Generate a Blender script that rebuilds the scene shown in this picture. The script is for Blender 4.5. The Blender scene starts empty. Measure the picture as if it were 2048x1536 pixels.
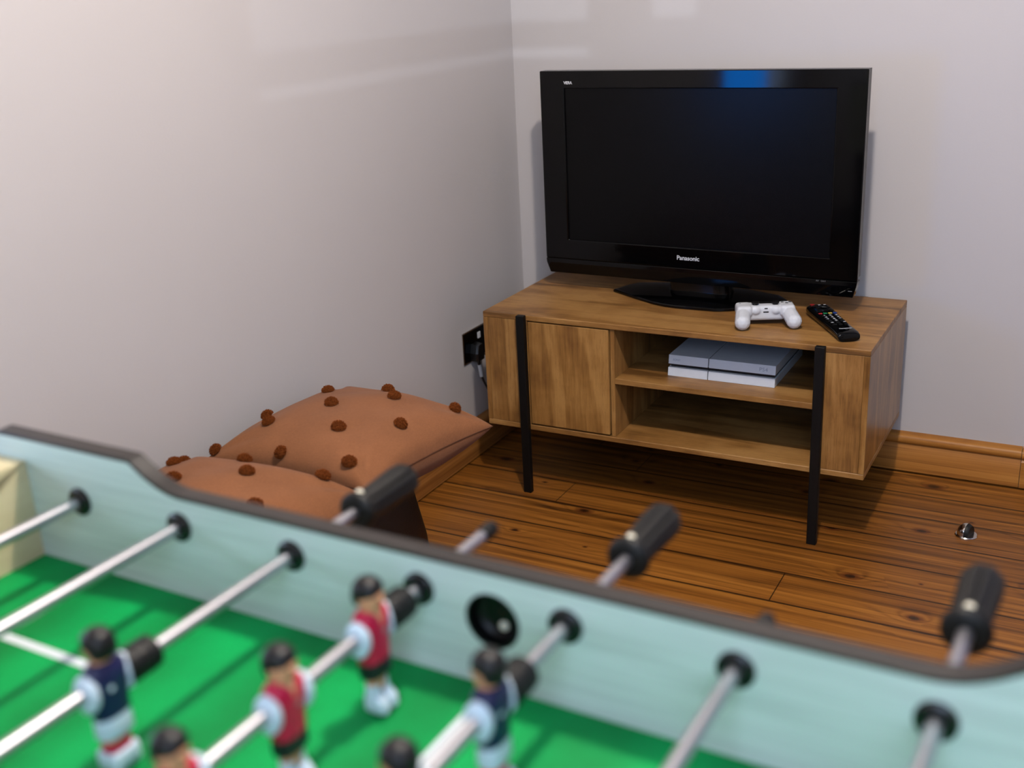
import bpy, bmesh, math, random
from math import sin, cos, pi, radians
from mathutils import Vector, Matrix, noise

random.seed(7)
SC = bpy.context.scene
COL = SC.collection

# ------------------------------------------------------------------ helpers
def lin(c):
    out = []
    for v in c:
        v = v / 255.0
        out.append(v / 12.92 if v <= 0.04045 else ((v + 0.055) / 1.055) ** 2.4)
    return (out[0], out[1], out[2], 1.0)

class NT:
    """tiny node-tree builder"""
    def __init__(s, name):
        s.m = bpy.data.materials.new(name)
        s.m.use_nodes = True
        s.t = s.m.node_tree
        s.b = s.t.nodes['Principled BSDF']
    def n(s, typ, **kw):
        nd = s.t.nodes.new(typ)
        for k, v in kw.items():
            if hasattr(nd, k) and not k.startswith('i_'):
                setattr(nd, k, v)
        return nd
    def link(s, a, b):
        s.t.links.new(a, b)
    def val(s, sock, v):
        if isinstance(v, (int, float, tuple, list, Vector)):
            sock.default_value = v
        else:
            s.link(v, sock)
    def math(s, op, a, b=0.0, c=None):
        nd = s.n('ShaderNodeMath', operation=op)
        s.val(nd.inputs[0], a); s.val(nd.inputs[1], b)
        if c is not None: s.val(nd.inputs[2], c)
        return nd.outputs[0]
    def coord(s, kind='Object'):
        return s.n('ShaderNodeTexCoord').outputs[kind]
    def mapping(s, vec, scale=(1, 1, 1), loc=(0, 0, 0), rot=(0, 0, 0)):
        nd = s.n('ShaderNodeMapping')
        s.link(vec, nd.inputs['Vector'])
        nd.inputs['Scale'].default_value = scale
        nd.inputs['Location'].default_value = loc
        nd.inputs['Rotation'].default_value = rot
        return nd.outputs[0]
    def noise(s, vec, scale=5, detail=3, rough=0.5, dist=0.0):
        nd = s.n('ShaderNodeTexNoise')
        s.link(vec, nd.inputs['Vector'])
        nd.inputs['Scale'].default_value = scale
        nd.inputs['Detail'].default_value = detail
        nd.inputs['Roughness'].default_value = rough
        nd.inputs['Distortion'].default_value = dist
        return nd.outputs['Fac']
    def ramp(s, fac, stops):
        nd = s.n('ShaderNodeValToRGB')
        cr = nd.color_ramp
        while len(cr.elements) < len(stops): cr.elements.new(0.5)
        for e, (p, c) in zip(cr.elements, stops):
            e.position = p; e.color = c
        s.link(fac, nd.inputs['Fac'])
        return nd.outputs['Color']
    def mix(s, fac, a, b, blend='MIX'):
        nd = s.n('ShaderNodeMix', data_type='RGBA', blend_type=blend)
        s.val(nd.inputs[0], fac); s.val(nd.inputs[6], a); s.val(nd.inputs[7], b)
        return nd.outputs[2]
    def bump(s, h, strength=0.2, dist=0.001):
        nd = s.n('ShaderNodeBump')
        nd.inputs['Strength'].default_value = strength
        nd.inputs['Distance'].default_value = dist
        s.link(h, nd.inputs['Height'])
        s.link(nd.outputs[0], s.b.inputs['Normal'])

def mat(name, rgb, rough=0.5, metal=0.0, spec=0.5, var=0.06, nscale=60, bump=0.0, bscale=400, coat=0.0, bdist=0.0005, aniso=0):
    t = NT(name)
    c = lin(rgb)
    f = t.noise(t.coord(), nscale, 3)
    lo = tuple(max(0, x * (1 - var)) for x in c[:3]) + (1,)
    hi = tuple(min(1, x * (1 + var)) for x in c[:3]) + (1,)
    t.link(t.ramp(f, [(0.3, lo), (0.7, hi)]), t.b.inputs['Base Color'])
    t.b.inputs['Roughness'].default_value = rough
    t.b.inputs['Metallic'].default_value = metal
    t.b.inputs['Specular IOR Level'].default_value = spec
    t.b.inputs['Coat Weight'].default_value = coat
    t.b.inputs['Coat Roughness'].default_value = 0.08
    if bump: t.bump(t.noise(t.coord(), bscale, 2), bump, bdist)
    return t.m

def furniture_wood(name, axis, light, mid, dark, off=(0, 0, 0), figure=0.5, rough=0.42):
    """oiled hardwood; grain runs along axis (0 x, 1 y, 2 z) in object space"""
    t = NT(name)
    o = t.coord()
    sc = [7.0, 7.0, 7.0]; sc[axis] = 0.9
    base = t.noise(t.mapping(o, tuple(sc), off), 1.6, 3, 0.5, 0.9)
    sc2 = [60.0, 60.0, 60.0]; sc2[axis] = 3.0
    fine = t.noise(t.mapping(o, tuple(sc2), off), 3.0, 4, 0.65)
    sc3 = [220.0, 220.0, 220.0]; sc3[axis] = 14.0
    pores = t.noise(t.mapping(o, tuple(sc3), off), 3.0, 2, 0.6)
    blot = t.noise(t.mapping(o, (1, 1, 1), off), 9, 3, 0.6)
    rings = t.math('SINE', t.math('MULTIPLY', base, 34.0))
    v = t.math('MULTIPLY_ADD', rings, 0.09 * figure, base)
    v = t.math('MULTIPLY_ADD', t.math('SUBTRACT', fine, 0.5), 0.42, v)
    v = t.math('MULTIPLY_ADD', t.math('SUBTRACT', blot, 0.5), 0.55, v)
    c = t.ramp(v, [(0.28, lin(dark)), (0.48, lin(mid)), (0.72, lin(light))])
    pf = t.math('LESS_THAN', pores, 0.40)
    c = t.mix(t.math('MULTIPLY', pf, 0.30), c, lin(dark))
    t.link(c, t.b.inputs['Base Color'])
    t.b.inputs['Roughness'].default_value = rough
    t.bump(t.math('ADD', fine, t.math('MULTIPLY', pores, 0.5)), 0.12, 0.0006)
    return t.m

def pine(name, axis, across, light, mid, dark, board=0.135, first=-0.155, rough=0.38, seams=True, knot=1.0, bx=4.2):
    """waxed pine: grain along axis, boards stepping across; knots with rings and dark seams"""
    t = NT(name)
    o = t.coord()
    sp = t.n('ShaderNodeSeparateXYZ'); t.link(o, sp.inputs[0])
    x, y = sp.outputs[axis], sp.outputs[across]
    bi = t.math('DIVIDE', t.math('SUBTRACT', y, first), board)
    idx = t.math('FLOOR', bi)
    fr = t.math('FRACT', bi)
    wn = t.n('ShaderNodeTexWhiteNoise', noise_dimensions='1D'); t.link(idx, wn.inputs['W'])
    rnd = wn.outputs['Value']
    xo = t.math('MULTIPLY_ADD', rnd, 17.0, x)              # slide every board along itself
    cb = t.n('ShaderNodeCombineXYZ')
    t.link(xo, cb.inputs[0]); t.link(t.math('MULTIPLY_ADD', idx, 0.7, y), cb.inputs[1]); cb.inputs[2].default_value = 0.0
    P = cb.outputs[0]
    # knots: a jittered cell pattern, one row of cells a board
    kv = t.n('ShaderNodeCombineXYZ')
    t.link(t.math('MULTIPLY', xo, bx), kv.inputs[0])
    t.link(t.math('MULTIPLY_ADD', fr, 0.9, t.math('MULTIPLY', idx, 3.0)), kv.inputs[1])
    vo = t.n('ShaderNodeTexVoronoi', voronoi_dimensions='2D', feature='F1')
    t.link(kv.outputs[0], vo.inputs['Vector']); vo.inputs['Scale'].default_value = 1.0
    vs = t.n('ShaderNodeSeparateXYZ')
    dv = t.n('ShaderNodeVectorMath', operation='SUBTRACT'); t.link(kv.outputs[0], dv.inputs[0]); t.link(vo.outputs['Position'], dv.inputs[1])
    t.link(dv.outputs[0], vs.inputs[0])
    dx = t.math('DIVIDE', vs.outputs[0], bx)
    dy = t.math('MULTIPLY', vs.outputs[1], board / 0.9)
    wob = t.math('MULTIPLY', t.math('SUBTRACT', t.noise(P, 60, 2), 0.5), 0.005)
    d2 = t.math('SQRT', t.math('ADD', t.math('POWER', t.math('ABSOLUTE', t.math('MULTIPLY', dx, 0.62)), 2.0), t.math('POWER', t.math('ABSOLUTE', dy), 2.0)))
    d2 = t.math('ADD', d2, wob)
    krnd = t.n('ShaderNodeSeparateColor'); t.link(vo.outputs['Color'], krnd.inputs[0])
    krad = t.math('MULTIPLY', t.math('MAXIMUM', t.math('SUBTRACT', krnd.outputs[0], 0.32), 0.0), 0.027 * knot)   # radius of this knot
    # growth lines, pushed apart round the knots
    g = t.math('SQRT', t.math('ADD', t.math('POWER', t.math('ABSOLUTE', t.math('MULTIPLY', dx, 0.16)), 2.0), t.math('POWER', t.math('ABSOLUTE', dy), 2.0)))
    infl = t.math('POWER', 2.718, t.math('MULTIPLY', d2, -38.0))
    push = t.math('MULTIPLY', t.math('MULTIPLY', infl, krad), 2.2)
    lowx = t.noise(t.mapping(P, (0.42, 7.0, 1)), 1.3, 1, 0.4)
    ring = t.math('MULTIPLY_ADD', lowx, 16.0, t.math('MULTIPLY', push, 700.0))
    ring = t.math('MULTIPLY_ADD', fr, 22.0, ring)
    s = t.math('POWER', t.math('MULTIPLY_ADD', t.math('SINE', ring), 0.5, 0.5), 4.0)
    band = t.noise(t.mapping(P, (0.5, 34, 1)), 1.6, 3, 0.55, 0.25)
    fine = t.noise(t.mapping(P, (2.2, 150, 1)), 2.0, 4, 0.6)
    blot = t.noise(t.mapping(P, (1.4, 6, 1)), 2.0, 3)
    streak = t.math('MAXIMUM', t.math('SUBTRACT', 1.0, t.math('MULTIPLY', t.math('ABSOLUTE', t.math('SUBTRACT', t.noise(t.mapping(P, (0.35, 16, 3)), 1.8, 2, 0.5), 0.5)), 26.0)), 0.0)
    tone = t.math('MULTIPLY_ADD', t.math('SUBTRACT', rnd, 0.5), 0.16, 0.5)
    v = t.math('MULTIPLY_ADD', t.math('MULTIPLY', s, t.math('MULTIPLY_ADD', blot, 1.6, -0.35)), -0.24, tone)
    v = t.math('MULTIPLY_ADD', t.math('SUBTRACT', band, 0.5), 0.95, v)
    v = t.math('MULTIPLY_ADD', t.math('SUBTRACT', fine, 0.5), 0.45, v)
    v = t.math('MULTIPLY_ADD', t.math('SUBTRACT', blot, 0.5), 0.35, v)
    v = t.math('MULTIPLY_ADD', streak, -0.16, v)
    c = t.ramp(v, [(0.08, lin(dark)), (0.45, lin(mid)), (0.85, lin(light))])
    ratio = t.math('DIVIDE', d2, t.math('ADD', krad, 0.0001))
    halo = t.ramp(ratio, [(0.0, (1, 1, 1, 1)), (0.30, (0.75, 0.75, 0.75, 1)), (0.62, (0, 0, 0, 1))])
    nd = t.n('ShaderNodeMath', operation='MULTIPLY'); t.link(ratio, nd.inputs[0]); nd.inputs[1].default_value = 0.45
    t.link(nd.outputs[0], halo.node.inputs['Fac'])
    kcol = t.mix(t.math('LESS_THAN', ratio, 0.55), lin((84, 32, 12)), lin((30, 11, 5)))
    c = t.mix(t.math('MULTIPLY', halo, t.math('GREATER_THAN', krad, 0.0016)), c, kcol)
    if seams:
        e = t.math('MINIMUM', fr, t.math('SUBTRACT', 1.0, fr))
        mrs = t.n('ShaderNodeMapRange', interpolation_type='SMOOTHSTEP')
        t.link(e, mrs.inputs['Value']); mrs.inputs['From Min'].default_value = 0.012; mrs.inputs['From Max'].default_value = 0.030
        mrs.inputs['To Min'].default_value = 1.0; mrs.inputs['To Max'].default_value = 0.0
        sm = mrs.outputs[0]
        xj = t.math('FRACT', t.math('MULTIPLY_ADD', rnd, 7.31, t.math('DIVIDE', t.math('SUBTRACT', x, 1.063), 2.9)))
        sm = t.math('MAXIMUM', sm, t.math('LESS_THAN', xj, 0.0009))
        c = t.mix(t.math('MULTIPLY', sm, 0.88), c, lin((22, 10, 5)))
        t.bump(t.math('SUBTRACT', t.math('MULTIPLY', fine, 0.12), sm), 0.35, 0.0015)
    else:
        t.bump(fine, 0.08, 0.001)
    t.link(c, t.b.inputs['Base Color'])
    t.b.inputs['Roughness'].default_value = rough
    t.b.inputs['Specular IOR Level'].default_value = 0.35
    return t.m

# ---- mesh builders -------------------------------------------------------
def xf(bm, verts, M):
    if M is not None: bmesh.ops.transform(bm, matrix=M, verts=verts)

def box(bm, lo, hi, bevel=0.0, seg=2, M=None):
    r = bmesh.ops.create_cube(bm, size=1.0)
    vs = r['verts']
    bmesh.ops.transform(bm, matrix=Matrix.Translation([(a + b) / 2 for a, b in zip(lo, hi)]) @ Matrix.Diagonal([b - a for a, b in zip(lo, hi)] + [1]), verts=vs)
    if bevel:
        es = list({e for v in vs for e in v.link_edges})
        rr = bmesh.ops.bevel(bm, geom=es, offset=bevel, segments=seg, affect='EDGES', profile=0.5)
        vs = list({v for f in rr['faces'] for v in f.verts} | {v for v in vs if v.is_valid})
    xf(bm, vs, M)
    return vs

def rings(bm, loops, cap=True, closed=True):
    """loops: list of lists of points -> skinned surface"""
    R = [[bm.verts.new(p) for p in L] for L in loops]
    n = len(R[0])
    for a, b in zip(R[:-1], R[1:]):
        for i in range(n if closed else n - 1):
            j = (i + 1) % n
            bm.faces.new((a[i], a[j], b[j], b[i]))
    if cap:
        bm.faces.new(list(reversed(R[0]))); bm.faces.new(R[-1])
    return [v for L in R for v in L]

def lathe(bm, prof, seg=32, M=None, cap=True, wob=None):
    """prof: (radius, z) pairs; axis z"""
    loops = []
    for r, z in prof:
        L = []
        for i in range(seg):
            a = 2 * pi * i / seg
            rr = r * (wob(a) if wob else 1)
            L.append((rr * cos(a), rr * sin(a), z))
        loops.append(L)
    vs = rings(bm, loops, cap)
    xf(bm, vs, M)
    return vs

def prism(bm, pts, a, b, axis=1):
    """polygon pts (2d) pushed from a to b along axis"""
    def put(p, t):
        q = [0, 0, 0]; k = [i for i in range(3) if i != axis]
        q[k[0]], q[k[1]] = p; q[axis] = t
        return q
    return rings(bm, [[put(p, a) for p in pts], [put(p, b) for p in pts]])

def sell(z, cx, cy, rx, ry, n=24, e=2.0):
    L = []
    for i in range(n):
        a = 2 * pi * i / n
        c, s = cos(a), sin(a)
        L.append((cx + rx * math.copysign(abs(c) ** (2 / e), c), cy + ry * math.copysign(abs(s) ** (2 / e), s), z))
    return L

def tube(bm, pts, r, seg=10):
    pts = [Vector(p) for p in pts]
    loops = []
    up = Vector((0, 0, 1))
    for i, p in enumerate(pts):
        d = (pts[min(i + 1, len(pts) - 1)] - pts[max(i - 1, 0)]).normalized()
        s = d.cross(up)
        if s.length < 1e-3: s = d.cross(Vector((1, 0, 0)))
        s.normalize(); u = s.cross(d)
        rr = r[i] if isinstance(r, (list, tuple)) else r
        loops.append([p + (s * cos(2 * pi * k / seg) + u * sin(2 * pi * k / seg)) * rr for k in range(seg)])
    return rings(bm, loops)

def ball(bm, c, r, sub=3, M=None):
    rr = bmesh.ops.create_icosphere(bm, subdivisions=sub, radius=1.0)
    r = (r, r, r) if isinstance(r, (int, float)) else r
    bmesh.ops.transform(bm, matrix=Matrix.Translation(c) @ Matrix.Diagonal((*r, 1)), verts=rr['verts'])
    xf(bm, rr['verts'], M)
    return rr['verts']

def obj(name, bm, m, parent=None, smooth=False, angle=35):
    me = bpy.data.meshes.new(name)
    bmesh.ops.remove_doubles(bm, verts=bm.verts, dist=1e-7)
    bmesh.ops.recalc_face_normals(bm, faces=bm.faces)
    bm.to_mesh(me); bm.free()
    me.materials.append(m)
    if smooth:
        for p in me.polygons: p.use_smooth = True
        me.set_sharp_from_angle(angle=radians(angle))
    o = bpy.data.objects.new(name, me)
    COL.objects.link(o)
    if parent: o.parent = parent
    return o

def B(): return bmesh.new()

def thing(name, label, cat, loc=(0, 0, 0), rz=0.0, group=None):
    o = bpy.data.objects.new(name, None)
    o.empty_display_size = 0.05
    COL.objects.link(o)
    o.location = loc; o.rotation_euler = (0, 0, rz)
    o['label'] = label; o['category'] = cat
    if group: o['group'] = group
    return o

def struct(name, bm, m, smooth=False):
    o = obj(name, bm, m, None, smooth)
    o['kind'] = 'structure'
    return o

def lettering(name, s, size, m, parent, M, extrude=0.0002, bold=0.0, spacing=1.0):
    cu = bpy.data.curves.new(name, 'FONT')
    cu.body = s; cu.size = size; cu.extrude = extrude; cu.offset = bold
    cu.align_x = 'CENTER'; cu.align_y = 'CENTER'; cu.space_character = spacing
    tmp = bpy.data.objects.new(name + '_tmp', cu)
    COL.objects.link(tmp)
    dg = bpy.context.evaluated_depsgraph_get()
    me = bpy.data.meshes.new_from_object(tmp.evaluated_get(dg))
    bpy.data.objects.remove(tmp); bpy.data.curves.remove(cu)
    me.transform(M)
    me.materials.clear(); me.materials.append(m)
    me.name = name
    o = bpy.data.objects.new(name, me); COL.objects.link(o); o.parent = parent
    return o

def baked(o):
    """replace an object's mesh by its modified mesh"""
    dg = bpy.context.evaluated_depsgraph_get()
    me = bpy.data.meshes.new_from_object(o.evaluated_get(dg))
    o.modifiers.clear(); o.data = me
    for p in me.polygons: p.use_smooth = True
    return o

def copy_tree(o, parent=None):
    c = o.copy(); COL.objects.link(c)
    if parent: c.parent = parent
    for ch in list(o.children): copy_tree(ch, c)
    return c

# ------------------------------------------------------------------ materials
M_wall = mat('wall_paint', (222, 214, 212), 0.62, var=0.012, nscale=3, bump=0.16, bscale=190, bdist=0.0012)
M_ceil = mat('ceiling_paint', (232, 229, 224), 0.8, var=0.01, nscale=3)
M_floor = pine('pine_boards', 0, 1, (200, 134, 56), (150, 92, 34), (66, 34, 10))
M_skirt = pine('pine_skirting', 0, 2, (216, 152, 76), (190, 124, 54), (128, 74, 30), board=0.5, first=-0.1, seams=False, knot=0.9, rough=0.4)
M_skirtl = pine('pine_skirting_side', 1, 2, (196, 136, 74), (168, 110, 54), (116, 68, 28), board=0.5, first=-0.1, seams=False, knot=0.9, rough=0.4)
L_, D_, K_ = (186, 138, 80), (156, 109, 56), (108, 72, 34)
M_woodx = furniture_wood('mango_wood_along', 0, L_, D_, K_, (1.3, 0.2, 0.5), 0.5)
M_woodz = furniture_wood('mango_wood_upright', 2, L_, D_, K_, (0.4, 2.2, 0.9), 0.8)
M_wooddoor = furniture_wood('mango_wood_door', 2, (194, 144, 82), (162, 114, 58), (118, 78, 38), (3.35, 0.2, 2.1), 0.8)
M_woody = furniture_wood('mango_wood_side', 2, L_, D_, K_, (7.4, 5.2, 0.9), 0.4, rough=0.30)
M_woodback = furniture_wood('shade_darkened_back', 0, (52, 34, 20), (42, 27, 15), (30, 19, 10), (0.3, 0, 0), 0.3)  # shade of the unlit interior put into the wood colour
M_black = mat('black_steel', (7, 6, 6), 0.55, spec=0.25, nscale=90, bump=0.05)
M_gloss = mat('piano_black', (4, 4, 5), 0.07, spec=0.24, var=0.02)
M_tvedge = mat('black_casing', (16, 16, 17), 0.35, var=0.04)
M_screen = mat('screen_film', (7, 7, 8), 0.27, spec=0.14, var=0.02, nscale=200)
M_white = mat('white_plastic', (232, 232, 236), 0.36, var=0.015)
M_whites = mat('white_plastic_satin', (226, 228, 234), 0.45, var=0.015)
M_dark = mat('black_plastic', (12, 12, 13), 0.3, var=0.04)
M_rubber = mat('black_rubber', (11, 10, 9), 0.5, spec=0.32, var=0.08, bump=0.1)
M_print = mat('white_print', (225, 225, 230), 0.5, var=0.02)
M_print2 = mat('grey_print', (120, 118, 120), 0.5, var=0.02)
M_engrave = mat('engraving', (168, 174, 188), 0.4, var=0.02)
M_chrome = mat('polished_nickel', (206, 200, 194), 0.16, metal=1.0, var=0.03)
M_rod = mat('steel_rod', (188, 186, 192), 0.38, metal=1.0, var=0.03, nscale=120, bump=0.03)
M_brass = mat('plated_screw', (232, 214, 180), 0.2, metal=1.0, var=0.02)
M_fabric = None
def cloth(name, rgb):
    t = NT(name)
    o = t.coord()
    w1 = t.noise(t.mapping(o, (900, 130, 300)), 1, 2); w2 = t.noise(t.mapping(o, (130, 900, 300)), 1, 2)
    s = t.math('ADD', w1, w2)
    big = t.noise(o, 16, 3)
    c = lin(rgb)
    v = t.math('MULTIPLY_ADD', t.math('SUBTRACT', big, 0.5), 0.5, t.math('MULTIPLY', s, 0.5))
    t.link(t.ramp(v, [(0.25, tuple(x * .80 for x in c[:3]) + (1,)), (0.75, tuple(min(1, x * 1.13) for x in c[:3]) + (1,))]), t.b.inputs['Base Color'])
    t.b.inputs['Roughness'].default_value = 0.9
    t.b.inputs['Sheen Weight'].default_value = 0.08
    t.b.inputs['Specular IOR Level'].default_value = 0.2
    t.bump(s, 0.25, 0.0006)
    return t.m
M_fabric = cloth('tan_cotton', (150, 97, 63))
M_yarn = mat('rust_yarn', (132, 68, 28), 0.95, var=0.35, nscale=240, spec=0.1)
M_leather = mat('dark_leather', (30, 17, 12), 0.48, var=0.25, nscale=9, bump=0.35, bscale=160, bdist=0.0015)
M_thread = mat('brown_thread', (92, 52, 28), 0.9)

def laminate():
    t = NT('pale_ash_laminate')
    o = t.coord()
    g = t.noise(t.mapping(o, (3.0, 90, 90)), 2.0, 4, 0.6)
    b = t.noise(t.mapping(o, (1.0, 8, 8)), 2.0, 2, 0.5)
    v = t.math('MULTIPLY_ADD', t.math('SUBTRACT', b, 0.5), 0.6, g)
    t.link(t.ramp(v, [(0.30, lin((206, 219, 205))), (0.62, lin((225, 238, 224)))]), t.b.inputs['Base Color'])
    t.b.inputs['Roughness'].default_value = 0.42
    return t.m
M_lam = laminate()
M_glint = mat('cream_painted_glint', (246, 234, 208), 0.25, var=0.02)  # pale colour standing for glints on the handles and in the cup
M_cup = mat('black_cup', (5, 5, 5), 0.35, spec=0.25)
M_maple = furniture_wood('pale_maple_laminate', 1, (236, 218, 172), (226, 206, 158), (212, 190, 140), (0, 0, 0), 0.2)
M_band = mat('black_edging', (40, 35, 33), 0.42, var=0.05)
M_shell = mat('black_laminate', (26, 24, 24), 0.5, var=0.06)

def pitch():
    t = NT('printed_pitch')
    o = t.coord()
    sp = t.n('ShaderNodeSeparateXYZ'); t.link(o, sp.inputs[0])
    st = t.math('SINE', t.math('MULTIPLY', sp.outputs[0], 2 * pi / 0.152))
    f = t.math('MULTIPLY_ADD', t.noise(t.mapping(o, (1, 1, 1)), 14, 3), 0.4, t.math('MULTIPLY_ADD', st, 0.16, 0.3))
    t.link(t.ramp(f, [(0.3, lin((0, 122, 56))), (0.7, lin((0, 162, 80)))]), t.b.inputs['Base Color'])
    t.b.inputs['Roughness'].default_value = 0.55
    t.b.inputs['Specular IOR Level'].default_value = 0.2
    return t.m
M_pitch = pitch()
M_line = mat('white_line_print', (240, 245, 246), 0.45, var=0.01)
M_skin = mat('toy_skin', (232, 164, 118), 0.4, var=0.03)
M_hair = mat('toy_hair', (14, 12, 13), 0.42, spec=0.35, var=0.05)
M_red = mat('toy_red', (212, 12, 66), 0.38, var=0.03)
M_navy = mat('toy_navy', (26, 26, 72), 0.38, var=0.03)
M_tblack = mat('toy_black', (16, 17, 24), 0.38, var=0.03)
M_twhite = mat('toy_white', (224, 238, 246), 0.38, var=0.02)
M_crest = mat('toy_crest', (170, 150, 140), 0.4)
M_paint = {'red': mat('red_key', (176, 38, 42), .4), 'green': mat('green_key', (20, 122, 72), .4), 'yellow': mat('yellow_key', (226, 196, 90), .4), 'blue': mat('blue_key', (40, 70, 150), .4)}

# ------------------------------------------------------------------ the room
RX, RY, RZ = 3.6, -3.42, 2.42
def quad_wall(name, pts, holes=None, m=M_wall): pass
b = B(); box(b, (-0.12, RY - .12, -0.12), (RX + .12, 0.12, 0.0)); struct('floor', b, M_floor)
b = B(); box(b, (-0.12, RY - .12, RZ), (RX + .12, 0.12, RZ + .1)); struct('ceiling', b, M_ceil)
b = B(); box(b, (-0.12, 0.0, 0.0), (RX + .12, 0.12, RZ)); struct('wall_back', b, M_wall)
b = B(); box(b, (RX, RY, 0.0), (RX + .12, 0.0, RZ)); struct('wall_right', b, M_wall)
# left wall with a small window beyond the table's end
DY0, DY1, DZ0, DZ1 = -3.12, -2.20, 0.74, 1.16
b = B()
box(b, (-0.12, DY1, 0), (0, 0, RZ)); box(b, (-0.12, RY, 0), (0, DY0, RZ)); box(b, (-0.12, DY0, DZ1), (0, DY1, RZ)); box(b, (-0.12, DY0, 0), (0, DY1, DZ0))
struct('wall_left', b, M_wall)
# wall behind the camera with a wide window
WX0, WX1, WZ0, WZ1 = 1.29, 2.63, 1.106, 2.28
b = B()
box(b, (0, RY - .12, 0), (WX0, RY, RZ)); box(b, (WX1, RY - .12, 0), (RX, RY, RZ))
box(b, (WX0, RY - .12, 0), (WX1, RY, WZ0)); box(b, (WX0, RY - .12, WZ1), (WX1, RY, RZ))
struct('wall_front', b, M_wall)
M_frame = mat('white_frame_paint', (230, 230, 228), 0.4, var=0.01)
def frame_y(name, y0, y1, z0, z1, x, w=0.05):
    b = B()
    box(b, (x - .05, y0, z0), (x, y0 + w, z1)); box(b, (x - .05, y1 - w, z0), (x, y1, z1))
    box(b, (x - .05, y0 + w, z1 - w), (x, y1 - w, z1)); box(b, (x - .05, y0 + w, z0), (x, y1 - w, z0 + w))
    return struct(name, b, M_frame)
frame_y('window_2', DY0, DY1, DZ0, DZ1, -0.03, 0.025)
b = B()
w = 0.05
box(b, (WX0, RY - .08, WZ0), (WX0 + w, RY - .03, WZ1)); box(b, (WX1 - w, RY - .08, WZ0), (WX1, RY - .03, WZ1))
box(b, (WX0 + w, RY - .08, WZ1 - w), (WX1 - w, RY - .03, WZ1))
box(b, (WX0 + w, RY - .08, 1.133), (WX1 - w, RY - .03, 1.206))          # transom just above the sill
box(b, (2.26, RY - .075, WZ0), (2.43, RY - .035, 1.133)); box(b, (2.26, RY - .075, 1.206), (2.43, RY - .035, WZ1 - w))
box(b, (2.43, RY - .07, WZ0), (WX1 - w, RY - .04, 1.133))     # blank panel at the foot of the narrow casement
struct('window_1', b, M_frame)

# skirting boards: flat board with a torus bead on top
def skirt_profile():
    p = [(0, 0.0045), (0.020, 0.0045), (0.020, 0.076), (0.0165, 0.081), (0.0165, 0.085)]
    for k in range(9):
        a = -pi / 2 + pi * k / 8
        p.append((0.0165 + 0.0085 * cos(a) , 0.0975 + 0.0125 * sin(a)))
    p += [(0.012, 0.112), (0.0, 0.1145)]
    return p
sp_ = skirt_profile()
b = B(); rings(b, [[(x, -d, z) for d, z in sp_] for x in (0.0, 1.466)]); struct('baseboard_back', b, M_skirt, True)
b = B(); rings(b, [[(x, -d * 1.12, z * 1.01) for d, z in sp_] for x in (1.4675, RX)]); o = struct('trim_1', b, M_skirt, True)
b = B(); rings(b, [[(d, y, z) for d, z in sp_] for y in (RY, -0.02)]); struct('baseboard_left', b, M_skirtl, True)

# ------------------------------------------------------------------ TV unit
X0, X1, YF, YB, ZT, ZB = 0.1502, 1.1605, -0.5185, -0.072, 0.5054, 0.1836
cab = thing('media_cabinet', 'low light brown wooden TV cabinet with black steel legs and open shelves', 'tv cabinet', (X0, YF, 0))
W_, DP = X1 - X0, YB - YF
def cb(name, lo, hi, m, bevel=0.0008, parent=cab):
    b = B(); box(b, lo, hi, bevel, 1); return obj(name, b, m, parent)
tt = 0.0142
cb('top_panel', (0, 0, ZT - tt), (W_, DP, ZT), M_woodx, 0.0012)
cb('bottom_panel', (0, 0, ZB), (W_, DP, ZB + 0.0142), M_woodx, 0.0012)
zi0, zi1 = ZB + 0.0146, ZT - tt - 0.0006
cb('side_panel', (0, 0, zi0), (0.0135, DP, zi1), M_woody)
cb('side_panel', (W_ - 0.0135, 0, zi0), (W_, DP, zi1), M_woody)
xd0, xd1, xo0, xo1 = 0.1335, 0.3625, 0.3655, 0.884
cb('front_panel', (0.0138, 0.0012, zi0), (xd0 - 0.002, 0.016, zi1), M_woodz)
cb('front_panel', (xo1 + 0.012, 0.0012, zi0), (W_ - 0.0138, 0.016, zi1), M_woodz)
door = cb('door', (xd0, 0.0006, zi0 + 0.004), (xd1, 0.017, zi1 - 0.003), M_wooddoor, 0.001)
cb('divider', (xo0, 0.006, zi0), (xo0 + 0.012, DP - 0.012, zi1), M_woodz)
cb('divider', (xo1, 0.002, zi0), (xo1 + 0.0118, DP - 0.012, zi1), M_woodz)
cb('shelf', (xo0 + 0.0122, 0.004, 0.3445), (xo1 - 0.0002, DP - 0.012, 0.3592), M_woodx)
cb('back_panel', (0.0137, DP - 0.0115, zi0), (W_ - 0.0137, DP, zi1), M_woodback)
for lx in (0.1187, 0.8985):
    b = B(); box(b, (lx - 0.0115, -0.0165, 0), (lx + 0.0115, -0.0002, ZT + 0.0012), 0.0012, 1); obj('leg', b, M_black, cab)
    b = B(); box(b, (lx - 0.0115, DP + 0.0002, 0), (lx + 0.0115, DP + 0.0165, ZT - 0.004), 0.0012, 1); obj('leg', b, M_black, cab)

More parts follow.
